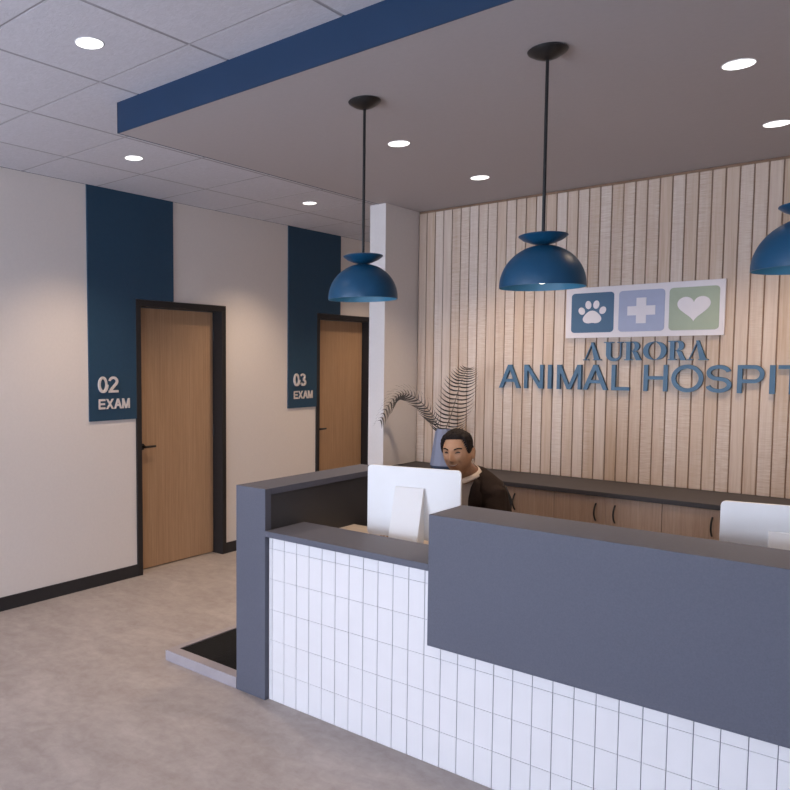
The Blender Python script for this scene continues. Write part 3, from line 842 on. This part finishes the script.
# legs
HIP = {s: Vector((-2.13 + s * .095, 3.76, .54)) for s in (-1, 1)}
KN = {s: Vector((-2.13 + s * .16, 3.36, .56)) for s in (-1, 1)}
AN = {s: Vector((-2.13 + s * .16, 3.42, .10)) for s in (-1, 1)}
for s in (-1, 1):
    b.capsule([HIP[s], HIP[s].lerp(KN[s], .5), KN[s]], [.080, .072, .054])
    b.capsule([KN[s], KN[s].lerp(AN[s], .35) + Vector((0, .015, 0)), AN[s]], [.052, .050, .034])
    b.capsule([AN[s] + Vector((0, .03, -.045)), AN[s] + Vector((0, -.10, -.055))], [.034, .032])
me = remesh(b, 'body', .0042, 2, .4)
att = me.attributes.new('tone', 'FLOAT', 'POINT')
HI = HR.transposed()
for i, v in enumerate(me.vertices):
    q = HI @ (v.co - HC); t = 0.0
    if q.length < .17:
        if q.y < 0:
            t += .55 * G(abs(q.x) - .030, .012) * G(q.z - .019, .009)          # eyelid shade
            t += .75 * G(q.x, .022) * G(q.z + .030, .006)                       # nose shadow painted in, with moustache stubble
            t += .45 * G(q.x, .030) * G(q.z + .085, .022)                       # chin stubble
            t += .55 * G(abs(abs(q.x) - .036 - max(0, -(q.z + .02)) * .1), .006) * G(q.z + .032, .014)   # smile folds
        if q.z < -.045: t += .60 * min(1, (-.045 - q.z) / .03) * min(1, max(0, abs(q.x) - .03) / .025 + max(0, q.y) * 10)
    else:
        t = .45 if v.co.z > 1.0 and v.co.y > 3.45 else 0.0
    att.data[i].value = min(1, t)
body = link_mesh(me, 'body', M['skin'], man)
# face details
def facep(x, z, out=.002):
    """point on the face surface at local x,z"""
    zz = max(-1, min(1, z / .118)); s_ = math.sqrt(max(0, 1 - zz * zz))
    hw = .076 * (1 - (.20 * min(1, -zz * 1.05) ** 1.6 if zz < 0 else 0))
    ca = max(-1, min(1, x / (hw * max(s_, 1e-3))))
    a = -math.acos(ca)
    v = head_point((s_ * math.cos(a), s_ * math.sin(a), zz)); v.y -= out
    return hp(*v)
for s in (-1, 1):
    mb = MB(); mb.tube([facep(s * (.016 + .034 * t), .036 + .008 * math.sin(math.pi * t * .8) - .004 * t, .0005) for t in [k / 8 for k in range(9)]], [(.0048 - .0018 * k / 8, .0034) for k in range(9)], 8)
    mb.build('eyebrow', M['hair'], man, smooth=4)
    mb = MB(); mb.tube([facep(s * (.019 + .024 * t), .017 + .0035 * math.sin(math.pi * t), .0003) for t in [k / 8 for k in range(9)]], [.0014 + .0030 * math.sin(math.pi * (k + .5) / 9.5) for k in range(9)], 8)
    mb.build('eye', M['eye'], man, smooth=4)
mb = MB(); mb.tube([facep(-.026 + .052 * t, -.041 - .008 * math.sin(math.pi * t), -.001) for t in [k / 12 for k in range(13)]], [.0006 + .0032 * math.sin(math.pi * (k + .4) / 12.8) for k in range(13)], 8)
mb.build('teeth', M['teeth'], man, smooth=4)
mb = MB(); mb.tube([facep(-.029 + .058 * t, -.040 - .0145 * math.sin(math.pi * t), .000) for t in [k / 12 for k in range(13)]], [.0008 + .0026 * math.sin(math.pi * (k + .4) / 12.8) for k in range(13)], 8)
mb.build('lips', M['lip'], man, smooth=4)
# hair
hb = MB(); seg, ring = 220, 150; vs = []; keep = []
for i in range(ring + 1):
    th = math.pi * i / ring
    for k in range(seg):
        a = 2 * math.pi * k / seg; d = (math.sin(th) * math.cos(a), math.sin(th) * math.sin(a), math.cos(th))
        v = head_point(d); n = Vector((d[0] / .076, d[1] / .096, d[2] / .118)).normalized()
        front = max(0, -d[1]); top = max(0, d[2])
        # hairline height by azimuth
        az = math.atan2(abs(d[0]), -d[1])      # 0 front .. pi back
        if az < .92: line = .087 - .006 * (az / .92) ** 2
        elif az < 1.10: line = .081 - (az - .92) / .18 * .067
        elif az < 1.25: line = .014 - (az - 1.10) / .15 * .024
        elif az < 1.75: line = -.010 + (az - 1.25) / .5 * .028
        else: line = .020 - min(1, (az - 1.75) / .8) * .085
        th_ = (.003 + .014 * top + .010 * math.sin(min(1, top * 1.2) * math.pi) * (.3 + front)) + .012 * G(top - .72, .22) * abs(d[0]) + .0035 * noise.noise(Vector(d) * 9) + .0018 * noise.noise(Vector((d[0] * 40, d[1] * 9, d[2] * 9)))
        edge = max(0, min(1, (v.z - line) / .014))
        vs.append(hp(*(v + n * (th_ * (edge ** .5) - .003)))); keep.append(v.z > line - .004)
fs = []
for i in range(ring):
    for k in range(seg):
        f = (i * seg + k, (i + 1) * seg + k, (i + 1) * seg + (k + 1) % seg, i * seg + (k + 1) % seg)
        if all(keep[j] for j in f): fs.append(f)
hb.add(vs, fs)
ho = hb.build('hair', M['hair'], man, smooth=4)
bm = bmesh.new(); bm.from_mesh(ho.data); bmesh.ops.delete(bm, geom=[v for v in bm.verts if not v.link_faces], context='VERTS'); bm.to_mesh(ho.data); bm.free()
# shirt (torso shell + collar)
sb = MB(); loft(sb, torso(.0)[:-1])
me = remesh(sb, 'shirt', .008, 4)
link_mesh(me, 'shirt', M['shirt'], man)
cb = MB()
NC = Vector((-2.150, 3.555, 1.122))
for s in (-1, 1):   # collar leaves wrapping the neck to points at the front
    inner = []; outer = []
    for k in range(13):
        t = k / 12; a = math.radians(90 - 178 * t) if s > 0 else math.radians(90 + 178 * t)
        r = .066; hgt = .034 * (1 - .35 * t); drop = .027 + .012 * t
        ctr = NC + Vector((0, -.012 * t, -.016 * t))
        inner.append(ctr + Vector((r * .93 * math.cos(a), r * math.sin(a), hgt * .9 - .052 * t)))
        outer.append(ctr + Vector((r * 1.28 * math.cos(a), r * 1.22 * math.sin(a) , hgt * .9 - drop - .045 * t * t)))
    vs = []
    for p, q in zip(inner, outer): vs += [p, p.lerp(q, .5) + UP * .004 + (q - p) * .1, q]
    fs = []
    for k in range(12):
        for j in range(2): fs.append((3 * k + j, 3 * k + j + 1, 3 * k + j + 4, 3 * k + j + 3))
    cb.add(vs, fs)
co = cb.build('collar', M['shirt'], man, smooth=4, recalc=False)
md = co.modifiers.new('s', 'SOLIDIFY'); md.thickness = .004; md.offset = 0
# jacket
jb = MB(); rg = torso(.018)
rg[-1] = ((-2.148, 3.575, 1.118), .084, .066, -.35)
loft(jb, rg)
for s in (-1, 1):
    jb.capsule([SH[s] + Vector((-s * .03, 0, .008)), SH[s] + Vector((s * .012, 0, -.01)), SH[s].lerp(EL[s], .5), EL[s]], [.058, .060, .060, .054])
    jb.capsule([EL[s], EL[s].lerp(WR[s], .45), EL[s].lerp(WR[s], .93)], [.056, .050, .041])
    # folds
me = remesh(jb, 'jacket', .0052, 8)
bm = bmesh.new(); bm.from_mesh(me)
kill = []
for v in bm.verts:
    p = v.co
    zt = (p.z - .83) / .28         # V opening widening upward
    if p.y < 3.585 and 0 < zt and abs(p.x + 2.146) < .012 + .062 * zt: kill.append(v)
    elif (p - Vector((-2.148, 3.558, 1.135))).length < .066: kill.append(v)
bmesh.ops.delete(bm, geom=kill, context='VERTS')
for _ in range(14):
    bd = [v for v in bm.verts if v.is_boundary]
    new = {}
    for v in bd:
        nb = [e.other_vert(v).co for e in v.link_edges if e.is_boundary]
        if len(nb) == 2: new[v] = v.co * .5 + (nb[0] + nb[1]) * .25
    for v, c_ in new.items(): v.co = c_
bm.normal_update()
for v in bm.verts:
    v.co += v.normal * (.004 * noise.noise(v.co * 14) + .003 * noise.noise(Vector((v.co.x * 9, v.co.y * 9, v.co.z * 34))))
bm.to_mesh(me); bm.free()
jk = link_mesh(me, 'jacket', M['jacket'], man)
md = jk.modifiers.new('s', 'SOLIDIFY'); md.thickness = .006; md.offset = -1
# lapels
for s in (-1, 1):
    P0 = []; P1 = []
    for k in range(11):
        t = k / 10; z = .83 + .255 * t
        yc = 3.575 - .02 * math.sin(math.pi * t * .9) - (.0 if t < .6 else -(t - .6) * .12)
        base_y = 3.598 + (3.70 - 3.598) * 0
        xi = .010 + .058 * t; w_ = .012 + .058 * math.sin(math.pi * min(1, t * .80 + .06)) * (1 if t < .72 else .72)
        # depth follows the chest: front of the torso at this height
        cyy = 3.69 + (3.60 - 3.69) * min(1, (z - .86) / .175) if z > .86 else 3.70
        hd = .136 - .05 * max(0, (z - .97) / .1)
        fy = lambda x: cyy - hd * (max(0, 1 - (abs(x) / .20) ** 2.4)) ** (1 / 2.4) - .010
        P0.append(Vector((-2.146 + s * xi, fy(xi), z))); P1.append(Vector((-2.146 + s * (xi + w_), fy(xi + w_) - .002, z - .012)))
    vs = []
    for p, q in zip(P0, P1): vs += [p, p.lerp(q, .5) - Vector((0, .004, 0)), q]
    mb = MB(); mb.add(vs, [(3 * k + j, 3 * k + j + 1, 3 * k + j + 4, 3 * k + j + 3) for k in range(10) for j in range(2)])
    lo = mb.build('lapel', M['jacket'], jk, smooth=4, recalc=False); md = lo.modifiers.new('s', 'SOLIDIFY'); md.thickness = .005; md.offset = 0
# trousers, shoes
tb = MB(); loft(tb, [((-2.13, 3.79, .475), .170, .125, 0), ((-2.13, 3.79, .56), .176, .132, 0), ((-2.13, 3.775, .64), .165, .122, 0)])
for s in (-1, 1):
    tb.capsule([HIP[s], HIP[s].lerp(KN[s], .5), KN[s]], [.092, .084, .068])
    tb.capsule([KN[s], KN[s].lerp(AN[s], .5), AN[s]], [.066, .062, .056])
link_mesh(remesh(tb, 'trousers', .008, 5), 'trousers', M['trouser'], man)
for s in (-1, 1):
    mb = MB(); a = AN[s]
    mb.tube([a + Vector((0, .065, -.055)), a + Vector((0, .03, -.05)), a + Vector((0, -.06, -.058)), a + Vector((0, -.13, -.066)), a + Vector((0, -.175, -.072))], [(.030, .040), (.042, .048), (.046, .040), (.047, .033), (.028, .022)], 18)
    me = remesh(mb, 'shoe', .005, 3); 
    for v in me.vertices: v.co.z = max(v.co.z, .001)
    link_mesh(me, 'shoe', M['leather'], man)

man.location = (-1.935, 4.04, 0)
# ------------------------------------------------------------------ office chair
ch = thing('office_chair', (-2.12, 3.84, 0), 'black office chair, mostly hidden behind the seated man', 'chair')
cx, cyc = -2.12, 3.80
sb = MB(); loft(sb, [((cx, cyc, .385), .20, .20, 0), ((cx, cyc, .40), .235, .235, 0), ((cx, cyc, .44), .24, .24, 0), ((cx, cyc, .458), .22, .22, 0)], pw=4)
sb.build('seat', M['leather'], ch, smooth=4)
bk = MB(); vs = []; nx, nz = 16, 20
for side in (0, 1):
    for j in range(nz + 1):
        t = j / nz; z = .50 + .47 * t; hw = .205 * (1 - .12 * t) * (1 - .5 * max(0, t - .85) / .15 * .5) * (1 - .3 * max(0, .12 - t) / .12)
        for i in range(nx + 1):
            u = -1 + 2 * i / nx
            y = 3.985 - .06 * u * u - .035 * math.sin(math.pi * t) + .05 * t
            e = (1 - abs(u) ** 6) * (1 - abs(2 * t - 1) ** 8)
            vs.append((cx + u * hw, y + (.0 if side == 0 else .045 * max(.15, e)), z))
S_ = (nx + 1) * (nz + 1); fs = []
for side in (0, 1):
    for j in range(nz):
        for i in range(nx):
            a = side * S_ + j * (nx + 1) + i; fs.append((a, a + 1, a + nx + 2, a + nx + 1))
for j in range(nz):
    for i in (0, nx):
        a = j * (nx + 1) + i; fs.append((a, a + nx + 1, a + nx + 1 + S_, a + S_))
for i in range(nx):
    for j in (0, nz):
        a = j * (nx + 1) + i; fs.append((a, a + 1, a + 1 + S_, a + S_))
bk.add(vs, fs); bk.build('backrest', M['leather'], ch, smooth=4)
MB().tube([(cx, cyc + .1, .40), (cx, 4.02, .40), (cx, 4.075, .47), (cx, 4.06, .62)], [(.03, .01)] * 4, 12).build('back_bracket', M['black_metal'], ch, smooth=.8)
MB().tube([(cx, cyc, .10), (cx, cyc, .39)], .025, 18).build('gas_column', M['black_metal'], ch, smooth=.8)
for k in range(5):
    a = 2 * math.pi * k / 5 + .3; e = (cx + .27 * math.cos(a), cyc + .27 * math.sin(a), .075)
    MB().tube([(cx, cyc, .12), ((cx + e[0]) / 2, (cyc + e[1]) / 2, .105), e], [(.028, .022), (.022, .018), (.016, .014)], 12).build('base_leg', M['black_metal'], ch, smooth=.8)
    ax = Vector((-math.sin(a), math.cos(a), 0)) * .012; q = Vector((e[0], e[1], .03))
    MB().tube([q - ax * 1.6, q + ax * 1.6], .029, 18).tube([q + UP * .02, q + UP * .05], .007, 8).build('caster', M['black_metal'], ch, smooth=.8)
for s in (-1, 1):
    MB().tube([(cx + s * .20, cyc + .05, .42), (cx + s * .275, cyc + .05, .43), (cx + s * .285, cyc + .05, .60)], .013, 12).build('arm_post', M['black_metal'], ch, smooth=.8)
    MB().tube([(cx + s * .285, cyc + .15, .61), (cx + s * .285, cyc - .02, .615)], [(.035, .013)] * 2, 14).build('armrest', M['leather'], ch, smooth=.8)

ch.location = (-2.066, 4.15, 0)
# ------------------------------------------------------------------ daylight, added fill, world
def area(name, loc, rot, sx, sy, power, col):
    l = bpy.data.lights.new(name, 'AREA'); l.shape = 'RECTANGLE'; l.size = sx; l.size_y = sy; l.energy = power; l.color = col
    o = bpy.data.objects.new(name, l); COL.objects.link(o); o.location = loc; o.rotation_euler = rot; return o
DAY = 1.0
area('daylight_storefront', (-3.45, FY + .05, 1.12), (math.radians(90), 0, math.radians(-8)), 2.3, 1.9, 300 * DAY, (.74, .82, 1.0))
area('left_wall_fill', (.6, FY + .05, 1.15), (math.radians(88), 0, math.radians(38)), 1.1, 1.8, 130 * DAY, (.74, .82, 1.0))  # added fill lamp to brighten the left wall
W = bpy.data.worlds.new('world'); SC.world = W; W.use_nodes = True
nt = W.node_tree; bg = nt.nodes['Background']
sky = nt.nodes.new('ShaderNodeTexSky'); sky.sky_type = 'HOSEK_WILKIE'; sky.turbidity = 4; sky.sun_direction = (.3, .5, .6)
nt.links.new(sky.outputs[0], bg.inputs['Color']); bg.inputs['Strength'].default_value = .35

# ------------------------------------------------------------------ camera
cam = bpy.data.cameras.new('camera'); co = bpy.data.objects.new('camera', cam); COL.objects.link(co)
yaw, pitch, roll, F, PPX, PPY = .752355775, .0648781966, 0.0, 758.80974, 249.221446, 412.273399
f = Vector((-math.sin(yaw) * math.cos(pitch), math.cos(yaw) * math.cos(pitch), -math.sin(pitch)))
r0 = Vector((math.cos(yaw), math.sin(yaw), 0)); u0 = r0.cross(f)
rr = r0 * math.cos(roll) + u0 * math.sin(roll); uu = u0 * math.cos(roll) - r0 * math.sin(roll)
co.matrix_world = Matrix(((rr.x, uu.x, -f.x, 0), (rr.y, uu.y, -f.y, 0), (rr.z, uu.z, -f.z, 1.70), (0, 0, 0, 1)))
cam.sensor_fit = 'HORIZONTAL'; cam.sensor_width = 36; cam.lens = 36 * F / 790; cam.clip_start = .02
cam.shift_x = (395 - PPX) / 790; cam.shift_y = (PPY - 395) / 790
SC.camera = co
SC.view_settings.view_transform = 'Standard'; SC.view_settings.look = 'None'; SC.view_settings.exposure = 0
